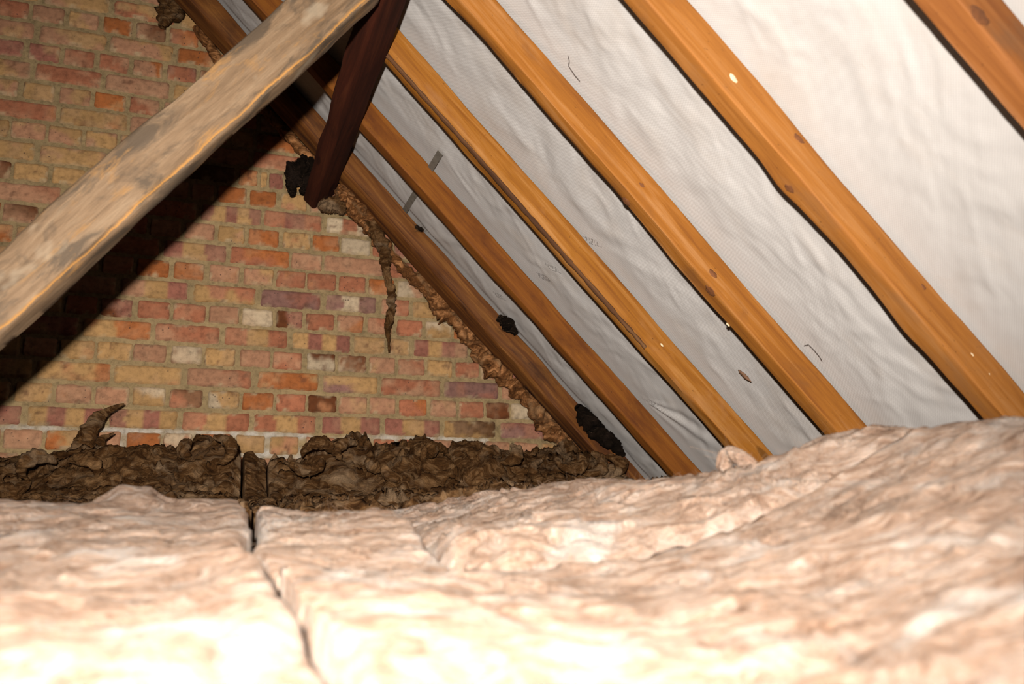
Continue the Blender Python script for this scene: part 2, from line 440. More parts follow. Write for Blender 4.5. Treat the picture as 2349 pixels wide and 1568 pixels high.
# folds fanning out from a pulled nail by the third bay
fp = at_pl(1468, 912, H_MEM)
fs, fy = fp @ T, fp[1]
ds, dy = S - fs, Yg - fy
rr = np.hypot(ds, dy); an = np.arctan2(-dy, ds)
fan = np.exp(-((an - .62) / .38) ** 2) * ss(.0, .03, rr) * np.exp(-rr / .35)
disp = disp + fan * .006 * np.sin((an) * 15 + 3 * fbm(P * 4, 2, 88))
# loose, billowed strip beside the gable rafter
lo = ss(2.82, 2.86, Yg) * 0 + ss(2.56, 2.62, Yg) * (1 - ss(2.84, 2.87, Yg))
disp = disp + lo * (.012 * fbm(P * [7, 4, 1], 3, 80) + .004)
Q = (H_MEM + .005 - np.clip(disp, -.012, .012))[..., None] * N + S[..., None] * T + Yg[..., None] * YV
mem = mesh('ceiling', Q.reshape(-1, 3), grid_faces(*S.shape), M_MEM, uv=np.stack([S, Yg], -1).reshape(-1, 2))
tag(mem, kind='structure')
# faint dotted print on the membrane
def prints(px, py, seedv):
    c0 = at_pl(px, py, H_MEM - .0065); rg = random.Random(seedv)
    V, Fc = [], []
    for row in range(5):
        for k in range(9):
            if rg.random() < .35 and row not in (0, 4): continue
            cc = c0 + T * (row * .006 - .012) + YV * (-(k * .0042 - .018)) + T * (k * .0035)
            i = len(V); h = .0008
            for a, b_ in ((-h, -h), (h, -h), (h, h), (-h, h)): V.append(cc + T * a + YV * b_)
            for a, b_ in ((-h, -h), (h, -h), (h, h), (-h, h)): V.append(cc + T * a + YV * b_ + N * .0004)
            Fc += [(i, i + 1, i + 2, i + 3), (i + 7, i + 6, i + 5, i + 4)]
    o = mesh('printed_mark', V, Fc, M_INK, parent=mem, smooth=False); o['label'] = 'faint dotted grey print'
for a in ((1352, 545, 1), (1262, 607, 2), (1240, 627, 3), (1140, 672, 4)): prints(*a)

# ------------------------------------------------------------------ timbers
def timber(name, p0, axis, L, e1, w_, e2, d_, mat, parent=None, nseg=150, wane=(), seed=0, rough=.0012, bulges=(), edge=None, chamf=.003):
    """p0: corner (minimum along e1 and e2). wane: (corner, s0, s1, size)."""
    s = np.linspace(0, L, nseg)
    V, UVs, ED = [], [], []
    nside = 7
    base = []; uvv = []; cor = []
    t = np.array([0, .035, .10, .3, .6, .90, .965])
    per = 0
    for (a, b_, ln, ci) in (((0, 0), (1, 0), w_, 0), ((1, 0), (1, 1), d_, 1), ((1, 1), (0, 1), w_, 2), ((0, 1), (0, 0), d_, 3)):
        for q in t:
            base.append((a[0] + (b_[0] - a[0]) * q, a[1] + (b_[1] - a[1]) * q)); uvv.append(per + q * ln)
        per += ln
    base = np.array(base); nb = len(base)
    corners = [(0, 0), (1, 0), (1, 1), (0, 1)]
    for si in s:
        bx = base * [w_, d_]
        cen = np.array([w_, d_]) / 2
        for ci, cc in enumerate(corners):
            cs = chamf * (1 + .5 * noise(np.array([si * 7 + seed, ci * 3.3, 0.]), 5))
            for (wc, s0, s1, sz) in wane:
                if wc == ci:
                    f = float(ss(s0, s0 + .12, si) * (1 - ss(s1 - .12, s1, si)))
                    cs = cs + f * sz * (1 + .45 * noise(np.array([si * 11, 3.3, ci]), 7))
            cp = np.array(cc) * [w_, d_]
            dd = np.abs(bx - cp).sum(1)
            push = np.clip(cs - dd, 0, None) / 2
            dirn = (cen - cp) / np.abs(cen - cp)
            bx = bx + push[:, None] * dirn
        for (b0, half, amt, side) in bulges:          # side: 0..3 outward faces (0 = min e2, 1 = max e1, 2 = max e2, 3 = min e1)
            f = math.exp(-((si - b0) / half) ** 2) * amt
            if side == 1: bx[:, 0] += f * (base[:, 0] > .6) * base[:, 0]
            if side == 3: bx[:, 0] -= f * (base[:, 0] < .4)
            if side == 0: bx[:, 1] -= f * (base[:, 1] < .4)
        P3 = np.c_[bx * 30, np.full(nb, si * 6 + seed)]
        nz_ = fbm(P3, 3, 40 + seed)[:, None] * rough * 2
        bx = bx + nz_ * (bx - cen) / (np.linalg.norm(bx - cen, axis=1)[:, None] + 1e-6)
        bow = .0022 * noise(np.array([si * 1.3 + seed, seed, 1.]), 3)
        V.append(p0 + axis * si + np.outer(bx[:, 0] + bow, e1) + np.outer(bx[:, 1], e2))
        UVs.append(np.c_[np.full(nb, si + seed), uvv])
        ED.append(edge(si, base, bx, w_, d_) if edge else np.zeros(nb))
    V = np.concatenate(V); n = len(V)
    Fc = [tuple(f) for f in grid_faces(nseg, nb, wrap=True)]
    V = np.concatenate([V, [V[:nb].mean(0), V[-nb:].mean(0)]])
    uvs = np.concatenate(UVs + [np.array([[0, 0], [L, 0]])]); ed = np.concatenate(ED + [np.zeros(2)])
    for j in range(nb):
        Fc.append((n, j, (j + 1) % nb)); Fc.append((n + 1, n - nb + (j + 1) % nb, n - nb + j))
    o = mesh(name, V, Fc, mat, parent=parent, uv=uvs, cols={'edge': ed})
    o.data.set_sharp_from_angle(angle=math.radians(38))
    return o

def dark_outer(si, base, bx, w_, d_):
    # darker arris next to the membrane on the far side
    return ((base[:, 0] > .99) & (base[:, 1] > .55)) * .5
GR = 'roof rafters running down the slope'
LBL = ['dark rough stained rafter beside the brick gable wall, partly covered by wool',
       'narrow orange-brown rafter with a grey strap behind it, second from the brick wall',
       'golden rafter with a long strip of dark bark along it, third from the brick wall',
       'golden-orange knotty rafter between the bark-striped rafter and the broad chipped one',
       'broad honey coloured rafter with a pale chip and a bulging knot on its lower edge',
       'orange rafter with a grey top edge in the top right corner']
WANE = [[(0, .3, 2.2, .014), (1, 1.9, 2.6, .016)], [(1, 1.7, 2.0, .007)], [(0, .9, 2.4, .010)], [(1, 1.1, 1.9, .006)], [], []]
def s_of(px, py):            # metres along a rafter from its upper end
    return at_pl(px, py, H_IN) @ T - sA - .02
BUL = [[(s_of(1150, 880), .10, .006, 3)], [], [],
       [(s_of(1640, 690), .05, .004, 1)],
       [(s_of(1795, 430), .045, .010, 1), (s_of(2070, 760), .05, .006, 1)], []]
raft = []
Lr = sB - sA - .04
for i in range(6):
    y0, w_ = RY[i], RW[i]
    p0 = H_IN * N + (sA + .02) * T + YV * y0
    o = timber('rafter', p0, T, Lr, YV, w_, N, DEP, M_RAFT[i], wane=WANE[i], seed=i * 7 + 2, bulges=BUL[i], edge=dark_outer, rough=(.003 if i == 0 else .0014))
    tag(o, LBL[i], 'rafter', GR); raft.append(o)

def blob(name, c, ax, mat, parent=None, seed=0, amp=.25, fr=30, n=14):
    """small irregular lump; ax = three axis vectors"""
    th, ph = np.meshgrid(np.linspace(0, math.pi, n), np.linspace(0, 2 * math.pi, n * 2, endpoint=False), indexing='ij')
    D = np.stack([np.sin(th) * np.cos(ph), np.sin(th) * np.sin(ph), np.cos(th)], -1)
    rr_ = 1 + amp * fbm(D * 2.2 + seed, 3, seed)
    V = np.asarray(c) + (D * rr_[..., None]).reshape(-1, 3) @ np.array(ax)
    return mesh(name, V, grid_faces(n, n * 2, wrap=True), mat, parent=parent, cols={'edge': np.zeros(len(V))}, uv=V[:, :2])
# bark strip on the third rafter, pale chip on the fifth
pts = [(880, 126), (940, 195), (1000, 262), (1060, 330), (1110, 378), (1180, 460), (1240, 525), (1305, 600), (1345, 655), (1400, 715), (1440, 755), (1480, 797)]
wid = [.004, .005, .006, .009, .011, .010, .008, .007, .006, .005, .004, .003]
def strip(name, pts, wid, hgt, mat, parent, seed, h=H_IN, yy=None):
    C_ = []
    for p in pts:
        q = at_pl(p[0], p[1], h)
        if yy is not None: q = h * N + (q @ T) * T + YV * yy
        C_.append(q)
    C_ = np.array(C_)
    s = np.linspace(0, len(C_) - 1, 90); C2 = np.array([np.interp(s, range(len(C_)), C_[:, k]) for k in range(3)]).T
    wd = np.interp(s, range(len(C_)), wid) * (1 + .5 * fbm(np.c_[s * 2.5, s * 0, s * 0 + seed], 3, seed))
    th = np.linspace(0, 2 * math.pi, 10, endpoint=False)
    ring = C2[:, None, :] + wd[:, None, None] * np.cos(th)[None, :, None] * YV + (np.sin(th)[None, :, None] * hgt * (1 + .4 * fbm(np.c_[s * 4, s * 0, s * 0], 3, 9))[:, None, None]) * N
    ring = ring + noise(ring * 120, 4)[..., None] * .0012
    V = ring.reshape(-1, 3); n = len(V); V = np.concatenate([V, [C2[0], C2[-1]]])
    Fc = [tuple(f) for f in grid_faces(90, 10, wrap=True)]
    for j in range(10): Fc += [(n, (j + 1) % 10, j), (n + 1, n - 10 + j, n - 10 + (j + 1) % 10)]
    return mesh(name, V, Fc, mat, parent=parent, uv=np.concatenate([np.c_[np.repeat(s * .05, 10), np.tile(th * .01, 90)], [[0, 0], [1, 0]]]), cols={'edge': np.zeros(len(V))})
bk = strip('bark_strip', pts, wid, .006, M_BARK, raft[2], 3, h=H_IN - .001, yy=RY[2] + .006)
bk['label'] = 'dark brown strip of bark'
cp = (H_IN + .035) * N + (at_pl(1700, 162, H_IN + .035) @ T) * T + YV * (RY[4] - .0005)
ch = blob('pale_chip', cp, [T * .011, N * .0055, YV * .0012], M_PALE, raft[4], 3)
ch['label'] = 'pale cream chip in the orange stain'
for px, py, ri in ((2222, 868, 4), (2195, 822, 4), (1520, 790, 2), (1668, 745, 3)):
    hh = H_IN + (.04 if ri != 3 else 0)
    c3 = hh * N + (at_pl(px, py, hh) @ T) * T + YV * (RY[ri] - .0005 if ri != 3 else RY[3] + .05)
    blob('wood_chip', c3, [T * .006, N * .003, YV * .0012], M_PALE, raft[ri], int(px), n=8)['label'] = 'small pale chip'

# knots: (px, py, rafter, on the near side face?, half length, half width)
M_KNOT = plain('knot_wood', (.15, .05, .012), 0.8, sc=140)
for px, py, ri, side, la, lb in ((1832, 318, 4, 1, .016, .007), (1812, 432, 4, 0, .013, .010), (1472, 424, 3, 1, .010, .006), (1436, 462, 3, 0, .012, .009),
                                 (1636, 628, 3, 1, .013, .006), (1630, 668, 3, 0, .016, .011), (2235, 48, 5, 1, .018, .012), (2118, 658, 4, 1, .007, .004), (1040, 296, 2, 0, .013, .008), (1105, 360, 2, 0, .010, .006)):
    if side:
        d_ = ray(px, py); pt = d_ * (RY[ri] / d_[1]); h_ = min(max(pt @ N, H_IN + .012), H_IN + DEP - .012)
        c3 = h_ * N + (pt @ T) * T + YV * (RY[ri] - .0002); axs = [T * la, N * lb, YV * .0014]
    else:
        pt = at_pl(px, py, H_IN); yy_ = min(max(pt[1], RY[ri] + .012), RY[ri] + RW[ri] - .012)
        c3 = (H_IN - .0002) * N + (pt @ T) * T + YV * yy_; axs = [T * la, YV * lb, N * .0014]
    blob('knot', c3, axs, M_KNOT, raft[ri], px, amp=.4, n=12)['label'] = 'dark brown knot'

# purlin under the rafters, built into the gable wall
pc = H_IN * N + 0
A0 = np.array([.4015, 0, 1.3125])       # lower outer corner on the rafters
p0 = np.array([A0[0], -.4, A0[2]]) - N * .115 - T * .06
pur = timber('purlin', p0, YV, YW - .012 + .4, T, .06, N, .1135, M_PURL, nseg=130, seed=55, rough=.002, chamf=.006)
tag(pur, 'dark red-brown purlin under the rafters, running out from the brick wall behind the diagonal strut', 'purlin')

# diagonal strut
sd_ = np.array([.617, 0, .787]); sd_ /= np.linalg.norm(sd_)
sw = np.array([.787, 0, -.617]); sw /= np.linalg.norm(sw)      # towards lower right
tp = np.array([-.3654, 0, .5375])
s_low = (-.285 - tp[2]) / sd_[2]
p0 = tp + sd_ * s_low + YV * 1.66
tgt = A0 - N * .115 - T * .03                                  # inner face of the purlin
L_ = (tgt - tp) @ sd_ - s_low - .035
def st_edge(si, base, bx, w_, d_):
    f = ((base[:, 0] > .88) & (base[:, 1] < .12)) * 1.0
    e = f * ss(-.1, .2, fbm(np.c_[np.full(len(base), si * 14), base[:, 0] * 9, base[:, 1] * 9], 3, 77) + .05)
    return e * 0
st = timber('diagonal_strut', p0, sd_, L_, sw, .114, YV, .07, M_STRUT, nseg=260, seed=91, rough=.0035, edge=st_edge, chamf=.006,
            wane=[(1, .3, 1.6, .008), (0, .5, .9, .006)], bulges=[(.80, .05, -.006, 3), (1.05, .04, -.005, 3), (.55, .05, .003, 1)])
tag(st, 'thick weathered grey-brown timber strut leaning diagonally from lower left up to the purlin', 'beam')

# grey strap lying between membrane and second rafter
a = at_pl(1010, 350, H_MEM - .008); b_ = at_pl(928, 484, H_MEM - .008)
dv = (b_ - a) / np.linalg.norm(b_ - a); sv = np.cross(dv, N)
V = []; ns = 24
for k in range(ns):
    q = a + (b_ - a) * k / (ns - 1)
    for u_, h_ in ((-.011, 0), (.011, 0), (.011, .0012), (-.011, .0012)):
        V.append(q + sv * u_ - N * (h_ - .0006))
Fc = [tuple(f) for f in grid_faces(ns, 4, wrap=True)] + [(0, 1, 2, 3), (len(V) - 1, len(V) - 2, len(V) - 3, len(V) - 4)]
tag(mesh('strap', V, Fc, M_STRAP, smooth=False), 'short grey strap on the white membrane, passing behind the second rafter', 'strap')

# small debris on the membrane
q = at_pl(1708, 862, H_MEM - .011)
lf = blob('dry_leaf', q, [T * .020 - YV * .004, YV * .0055 + T * .002, N * .004], M_LEAF, seed=4, amp=.5)
tag(lf, 'small dry brown leaf stuck to the white membrane between two rafters', 'leaf')
def thread(name, P, r, mat, parent=None):
    P = np.array(P); s = np.linspace(0, len(P) - 1, 40)
    C2 = np.array([np.interp(s, range(len(P)), P[:, k]) for k in range(3)]).T
    C2[1:-1] = (C2[:-2] + C2[1:-1] * 2 + C2[2:]) / 4
    th = np.linspace(0, 2 * math.pi, 6, endpoint=False)
    ring = C2[:, None] + r * (np.cos(th)[None, :, None] * YV + np.sin(th)[None, :, None] * T)
    return mesh(name, ring.reshape(-1, 3), grid_faces(40, 6, wrap=True), mat, parent=parent)
tag(thread('loose_thread', [at_pl(x, y, H_MEM - .008) for x, y in ((1303, 128), (1306, 140), (1304, 150), (1309, 158), (1318, 172), (1330, 186))], .0009, M_TWIG),
    'thin dark thread on the white membrane near the top, right of the fourth rafter', 'thread')
tag(thread('loose_thread', [at_pl(x, y, H_MEM - .008) for x, y in ((1845, 792), (1855, 790), (1868, 803), (1880, 818), (1886, 828))], .0009, M_TWIG),
    'thin dark curled thread on the white membrane right of the small dry leaf', 'thread')

# ------------------------------------------------------------------ glass wool
# control points of the top surface of the laid insulation, as real positions
CP = []
for px, rows in {
    -500: [(1600, .45), (1420, .75), (1290, 1.05), (1200, 1.4), (1155, 1.8)],
    0: [(1568, .40), (1450, .52), (1350, .68), (1270, .95), (1200, 1.30), (1148, 1.70)],
    300: [(1568, .40), (1450, .52), (1350, .68), (1270, .92), (1190, 1.30), (1140, 1.62)],
    520: [(1568, .40), (1450, .52), (1350, .68), (1270, .92), (1200, 1.25), (1155, 1.60)],
    750: [(1568, .40), (1450, .52), (1360, .68), (1290, .86), (1200, 1.22), (1172, 1.60)],
    1000: [(1568, .40), (1450, .52), (1370, .68), (1305, .83), (1200, 1.10), (1150, 1.55)],
    1300: [(1568, .40), (1450, .53), (1375, .70), (1330, .82), (1220, 1.02), (1150, 1.28), (1095, 1.62)],
    1650: [(1568, .40), (1450, .55), (1370, .72), (1270, .92), (1150, 1.18), (1066, 1.50)],
    2000: [(1568, .40), (1440, .55), (1330, .72), (1200, .92), (1080, 1.12), (992, 1.36)],
    2349: [(1568, .40), (1420, .55), (1290, .72), (1140, .92), (1030, 1.06), (955, 1.22)],
    2800: [(1568, .42), (1380, .58), (1220, .75), (1050, .95), (930, 1.15)]}.items():
    for py, r in rows: CP.append(at_r(px, py, r if r > 1.6 else .58 + (r - .4) * .85))
for px, py, r in ((0, 1165, 2.1), (400, 1160, 2.1), (700, 1160, 2.1), (900, 1140, 2.15), (1100, 1122, 2.2), (1300, 1112, 2.15), (1500, 1100, 1.85), (1700, 1085, 1.72), (2000, 1030, 1.6), (2349, 985, 1.45)):
    CP.append(at_r(px, py, r))
for x, y, z in ((-.6, 0, -.11), (0, 0, -.115), (.6, 0, -.11), (1.2, .1, -.07), (0, -.4, -.12), (-1.5, .5, -.08), (1.3, .5, .04), (-1.8, 1.6, .06), (-1.5, 0, -.11)):
    CP.append(np.array([x, y, z]))
CP = np.array(CP)
def tps_fit(P, lam=2e-3):
    n = len(P); d = np.hypot(P[:, None, 0] - P[None, :, 0], P[:, None, 1] - P[None, :, 1]) + 1e-9
    K = d * d * np.log(d) + np.eye(n) * lam
    A = np.zeros((n + 3, n + 3)); A[:n, :n] = K; A[:n, n] = 1; A[:n, n + 1:] = P[:, :2]; A[n, :n] = 1; A[n + 1:, :n] = P[:, :2].T
    return P, np.linalg.solve(A, np.r_[P[:, 2], 0, 0, 0])
def tps(fit, X, Y):
    P, c = fit; r = c[len(P)] + c[len(P) + 1] * X + c[len(P) + 2] * Y
    for i in range(len(P)):
        d = np.hypot(X - P[i, 0], Y - P[i, 1]) + 1e-9; r = r + c[i] * d * d * np.log(d)
    return r
FIT = tps_fit(CP)

def wool_disp(P, seed, amp, fr=1.0, lipk=.75):
    """billowing, torn, fibrous relief"""
    wp = P + .085 * np.stack([fbm(P * 5 * fr, 3, seed + 1), fbm(P * 5 * fr, 3, seed + 2), fbm(P * 5 * fr, 3, seed + 3)], -1)
    big = fbm(wp * 5 * fr, 3, seed)
    folds = ridged(wp * [6 * fr, 17 * fr, 17 * fr], 3, seed + 7)
    lay = fbm(wp * [9 * fr, 12 * fr, 12 * fr], 3, seed + 5) * 3.2          # torn layers with abrupt lips
    fl_ = lay - np.floor(lay); lip = ss(0, .16, fl_) * (1 - fl_)
    strand = ridged(wp * [28 * fr, 95 * fr, 95 * fr], 3, seed + 9)
    return amp * (1.25 * big + .55 * folds + lipk * (lip - .4) + .16 * strand)

def batt(name, x0, x1, y0, y1, mat, seed, amp=.018, step=.008, zf=None, roll=.035, label='', group=None, nfib=400, fibmat=None, edgepale=.5, inset=True, sides=(1, 1, 1, 1), base=-.29, fr=1.0, drop=.0):
    nx = int((x1 - x0) / step) + 2; ny = int((y1 - y0) / step) + 2
    X, Y = np.meshgrid(np.linspace(x0, x1, nx), np.linspace(y0, y1, ny), indexing='ij')
    Zt = (zf or (lambda a, b: tps(FIT, a, b)))(X, Y)
    P = np.stack([X, Y, X * 0 + seed], -1)
    wob = .35 + .65 * (fbm(P * [7, 7, 1], 3, seed + 30) * .5 + .5)
    dist = np.full_like(X, 9.)
    for on, d in zip(sides, (X - x0, x1 - X, Y - y0, y1 - Y)):
        if on: dist = np.minimum(dist, d)
    t = np.clip(dist / (roll * (.6 + wob)), 0, 1)
    round_ = np.sqrt(np.clip(1 - (1 - t) ** 2, 0, 1))
    dsp = wool_disp(P, seed, amp, fr, .35 if mat is M_WOOL else .75) - drop
    Z = Zt + dsp * (.4 + .6 * round_)
    Z = base + (Z - base) * np.where(t < .02, 0, .55 + .45 * round_) if False else Z - (1 - round_) * roll * 1.6
    Z = np.where(dist < step * .6, base, Z)
    # horizontal shove makes overhanging lips
    sx = fbm(P * [22, 22, 1], 3, seed + 40) * .010; sy = fbm(P * [22, 22, 1], 3, seed + 50) * .012
    edge0 = (dist > step * 2)
    X2 = X + sx * edge0; Y2 = Y + sy * edge0
    if mat is M_WOOL: X2 = X2 + seam_shift(Y) * np.exp(-((X - .075) / .30) ** 2)
    # keep clear of the rafters
    lim = (H_IN - .012 - N[0] * X2) / N[2]
    Z = np.maximum(np.minimum(Z, lim), base)
    V = np.stack([X2, Y2, Z], -1)
    ed = np.clip((1 - t) * 1.0, 0, 1) * edgepale * ss(-.2, .4, fbm(P * [40, 40, 1], 3, seed + 60))
    o = mesh(name, V.reshape(-1, 3), grid_faces(nx, ny), mat, cols={'edge': ed.ravel()})
    tag(o, label, 'insulation', group)
    if nfib:
        fibres(o, V, nfib, seed, fibmat or M_FIB)
    return o
def fibres(parent, V, n, seed, mat, ln=(.006, .022), rad=.00022, lift=.002):
    """loose curled strands standing off a surface grid"""
    rg = np.random.RandomState(seed)
    nx, ny = V.shape[:2]
    i = rg.randint(3, nx - 4, n); j = rg.randint(3, ny - 4, n)
    A = V[i, j]; d = rg.normal(size=(n, 3)); d[:, 2] = np.abs(d[:, 2]) * .35
    d /= np.linalg.norm(d, axis=1)[:, None]
    L = rg.uniform(*ln, n); c = rg.normal(size=(n, 3)) * .6
    K = 6; VV_, FF_ = [], []
    for k in range(K):
        t = k / (K - 1)
        C_ = A + (d * t + c * t * t * .6) * L[:, None] + [0, 0, 0] - np.array([0, 0, .002])
        C_[:, 2] += lift * math.sin(math.pi * t)
        for m_ in range(3):
            a_ = 2 * math.pi * m_ / 3
            u_ = np.array([math.cos(a_), 0.3, math.sin(a_)])
            VV_.append(C_ + u_ * rad * (1 - .7 * t))
    VV_ = np.array(VV_)                     # (K*3, n, 3)
    V2 = VV_.transpose(1, 0, 2).reshape(-1, 3)
    for k in range(K - 1):
        for m_ in range(3):
            a_ = k * 3 + m_; b2 = k * 3 + (m_ + 1) % 3
            FF_.append((a_, b2, b2 + 3, a_ + 3))
    FF_ = np.array(FF_)
    Fc = (FF_[None] + (np.arange(n) * K * 3)[:, None, None]).reshape(-1, 4)
    o = mesh('loose_fibre', V2, Fc, mat, parent=parent)
    tag(o, kind='stuff')
    return o

SEAM = np.array([at_r(560, 1250, 1.05), at_r(620, 1300, .95), at_r(690, 1400, .75), at_r(780, 1568, .58)])
def seam_shift(Y):
    o = np.argsort(SEAM[:, 1])
    return np.interp(Y, SEAM[o, 1], SEAM[o, 0] - .075) * (1 - ss(1.0, 1.3, Y)) + .006 * fbm(np.stack([Y * 9, Y * 0, Y * 0 + 5], -1), 4, 91)
GB = 'glass wool laid between the joists'
def zA(X, Y):
    b = 0
    for px, py, h, wx_, wy in ((285, 1150, .030, .030, .09), (345, 1150, .018, .018, .07), (450, 1160, .012, .05, .1), (90, 1150, .008, .07, .1), (-150, 1150, .02, .1, .1)):
        q = at_r(px, py, 1.62); b = b + h * np.exp(-((X - q[0]) / wx_) ** 2 - ((Y - q[1]) / wy) ** 2)
    return tps(FIT, X, Y) + b + .010 * np.exp(-((X - .05) / .03) ** 2)
batt('insulation_batt', -1.95, .074, -.38, 2.03, M_WOOL, 3, amp=.017, fr=.6, drop=.010, step=.0075, nfib=1800, sides=(0, 1, 0, 1), roll=.014, zf=zA, edgepale=1.0,
     label='wide pale glass wool batt filling the lower left foreground, left of the seam', group=GB)
batt('insulation_batt', .0765, 1.60, -.38, .945, M_WOOL, 5, amp=.015, fr=.6, drop=.004, step=.0075, nfib=500, sides=(1, 0, 0, 1), roll=.012,
     label='pale glass wool batt in the lower right foreground, right of the seam', group=GB)
batt('insulation_batt', .0765, .285, .93, 1.50, M_WOOL, 8, amp=.013, fr=.75, drop=.006, step=.005, nfib=400, roll=.016, edgepale=1.0,
     label='small pillow-like glass wool piece at the right of the seam, behind the foreground batts', group=GB)
def zD(X, Y):
    z = tps(FIT, X, Y)
    return z + .022 * np.exp(-((Y - 1.07) / .10) ** 2) * (1 - ss(.9, 1.2, X)) + .012 * np.exp(-(((X - .62) / .05) ** 2 + ((Y - 1.26) / .06) ** 2)) 
batt('insulation_batt', .292, 1.85, .93, 1.76, M_WOOL, 11, amp=.024, fr=.65, drop=.022, step=.0048, nfib=3000, zf=zD, roll=.05, sides=(1, 0, 1, 1),
     label='thick heap of glass wool rising to the right under the feet of the rafters', group=GB)

# far pieces, turned up against the gable wall
TOPS = [(-300, 1075), (0, 1066), (150, 1060), (230, 1040), (290, 1048), (360, 1046), (420, 1038), (450, 1014), (480, 1008), (515, 1020), (534, 1045), (538, 1050), (556, 1045), (575, 1046), (590, 1062), (600, 1062),
        (640, 1046), (665, 1060), (700, 1038), (770, 1015), (840, 1008), (850, 1040), (880, 1046), (940, 1018), (970, 1018), (1000, 1032), (1060, 1040), (1070, 1032), (1100, 1034), (1150, 1032), (1200, 1048), (1240, 1044), (1300, 1036), (1360, 1050), (1400, 1080), (1600, 1100)]
TX = np.array([at_y(a_, b_, 2.95)[0] for a_, b_ in TOPS]); TZ = np.array([at_y(a_, b_, 2.95)[2] for a_, b_ in TOPS])
def zback(X, Y):
    top = np.interp(X, TX, TZ)
    lowl = np.array([at_y(px, py, 2.5) for px, py in ((-300, 1140), (300, 1138), (560, 1150), (800, 1150), (1000, 1130), (1400, 1115))])
    low = np.interp(X, lowl[:, 0], lowl[:, 2])
    z = low + (top - low) * ss(2.62, 2.90, Y + .05 * noise(np.stack([X * 8, Y * 0, Y * 0], -1), 3))
    z = z - (2.62 - np.minimum(Y, 2.62)) * .08
    return z - .02 * ss(2.99, 3.06, Y)
bE = batt('insulation_batt', -1.95, .111, 2.05, 3.055, M_WOOLD, 21, amp=.034, fr=.8, drop=.012, step=.005, nfib=5000, zf=zback, fibmat=M_FIBD, sides=(0, 1, 1, 1), roll=.025, edgepale=.9,
     label='dark brown layered wool against the brick wall, left of the narrow roll', group=GB)
batt('insulation_batt', .1125, .1865, 2.2, 3.055, M_WOOLD, 22, amp=.016, step=.004, nfib=150, zf=zback, fibmat=M_FIBD, roll=.010, edgepale=.3,
     label='narrow dark brown roll of wool between the two wide dark pieces by the brick wall', group=GB)
bG = batt('insulation_batt', .188, 1.62, 1.77, 3.055, M_WOOLD, 23, amp=.042, fr=.8, drop=.014, step=.0055, nfib=6000, zf=zback, fibmat=M_FIBD, roll=.025, edgepale=.3, sides=(1, 0, 1, 1),
     label='dark brown crumpled wool against the brick wall, right of the narrow roll', group=GB)

def wool_tube(name, pts, rad, mat, seed, label, group=None, nseg=120, nring=36, amp=.5, fib=120, fibmat=None, flat=(1, 1), parent=None, fr=1.0):
    """torn wool along a path: pts (world, camera-relative), rad in metres"""
    pts = np.array(pts, float); s = np.linspace(0, len(pts) - 1, nseg)
    k = np.arange(len(pts)); C_ = np.array([np.interp(s, k, pts[:, q_]) for q_ in range(3)]).T
    for _ in range(6): C_[1:-1] = (C_[:-2] + 2 * C_[1:-1] + C_[2:]) / 4
    rd = np.interp(s, k, rad)
    tg = np.gradient(C_, axis=0); tg /= np.linalg.norm(tg, axis=1)[:, None] + 1e-9
    a1 = np.cross(tg, YV); a1 /= np.linalg.norm(a1, axis=1)[:, None] + 1e-9
    a2 = np.cross(tg, a1)
    th = np.linspace(0, 2 * math.pi, nring, endpoint=False)
    D = np.cos(th)[None, :, None] * a1[:, None] * flat[0] + np.sin(th)[None, :, None] * a2[:, None] * flat[1]
    P = C_[:, None] + D * rd[:, None, None]
    wn = P * 14 * fr + seed
    bil = np.abs(fbm(wn + fbm(wn, 2, seed)[..., None], 3, seed + 1)) * 2.2 - .5
    te = ridged(P * [40 * fr, 40 * fr, 40 * fr], 4, seed + 2)
    V = C_[:, None] + D * (rd[:, None, None] * (1 + amp * (bil + .55 * te))[..., None])
    V[..., 1] = np.minimum(V[..., 1], YW - .010)
    Vf = V.reshape(-1, 3); n = len(Vf); Vf = np.concatenate([Vf, [C_[0], C_[-1]]])
    Fc = [tuple(f) for f in grid_faces(nseg, nring, wrap=True)]
    for j in range(nring): Fc += [(n, (j + 1) % nring, j), (n + 1, n - nring + j, n - nring + (j + 1) % nring)]
    o = mesh(name, Vf, Fc, mat, parent=parent, cols={'edge': np.zeros(len(Vf))})
    if label: tag(o, label, 'insulation', group)
    if fib: fibres(o, V, fib, seed, fibmat or M_FIBD, ln=(.01, .035), rad=.0003, lift=0)
    return o
W = lambda px, py, y=3.03: at_y(px, py, y)
rgf = random.Random(12)
for (xa, xb, par, n_) in ((-.62, .07, bE, 9), (.24, 1.36, bG, 15)):
    for k in range(n_):
        x = xa + (xb - xa) * (k + rgf.uniform(.2, .8)) / n_; zt = float(np.interp(x, TX, TZ)); y = rgf.uniform(2.72, 2.80)
        z = zt - rgf.uniform(.03, .075); r_ = rgf.uniform(.022, .045); a0 = rgf.uniform(0, 3.1); sp_ = rgf.choice((-1, 1)) * rgf.uniform(2.2, 4.0)
        pp = [(x + r_ * 1.3 * math.cos(a0 + sp_ * t), y - .03 * math.sin(3.1 * t), z + r_ * math.sin(a0 + sp_ * t)) for t in np.linspace(0, 1, 9)]
        wool_tube('torn_flap', pp, [.006, .012, .016, .018, .018, .016, .013, .009, .003], M_WOOLD, 300 + k, None, nseg=60, nring=24, amp=.45, fr=2.0, fib=0, parent=par)
GT = 'torn wool along the gable rafter'
wool_tube('wool_packing', [W(455, 60), W(500, 140), W(640, 285), W(720, 375)], [.018, .018, .02, .018], M_WOOLO, 31,
          'thin amber wool packed between the brick wall and the dark rafter, above the purlin end', GT, amp=.35)
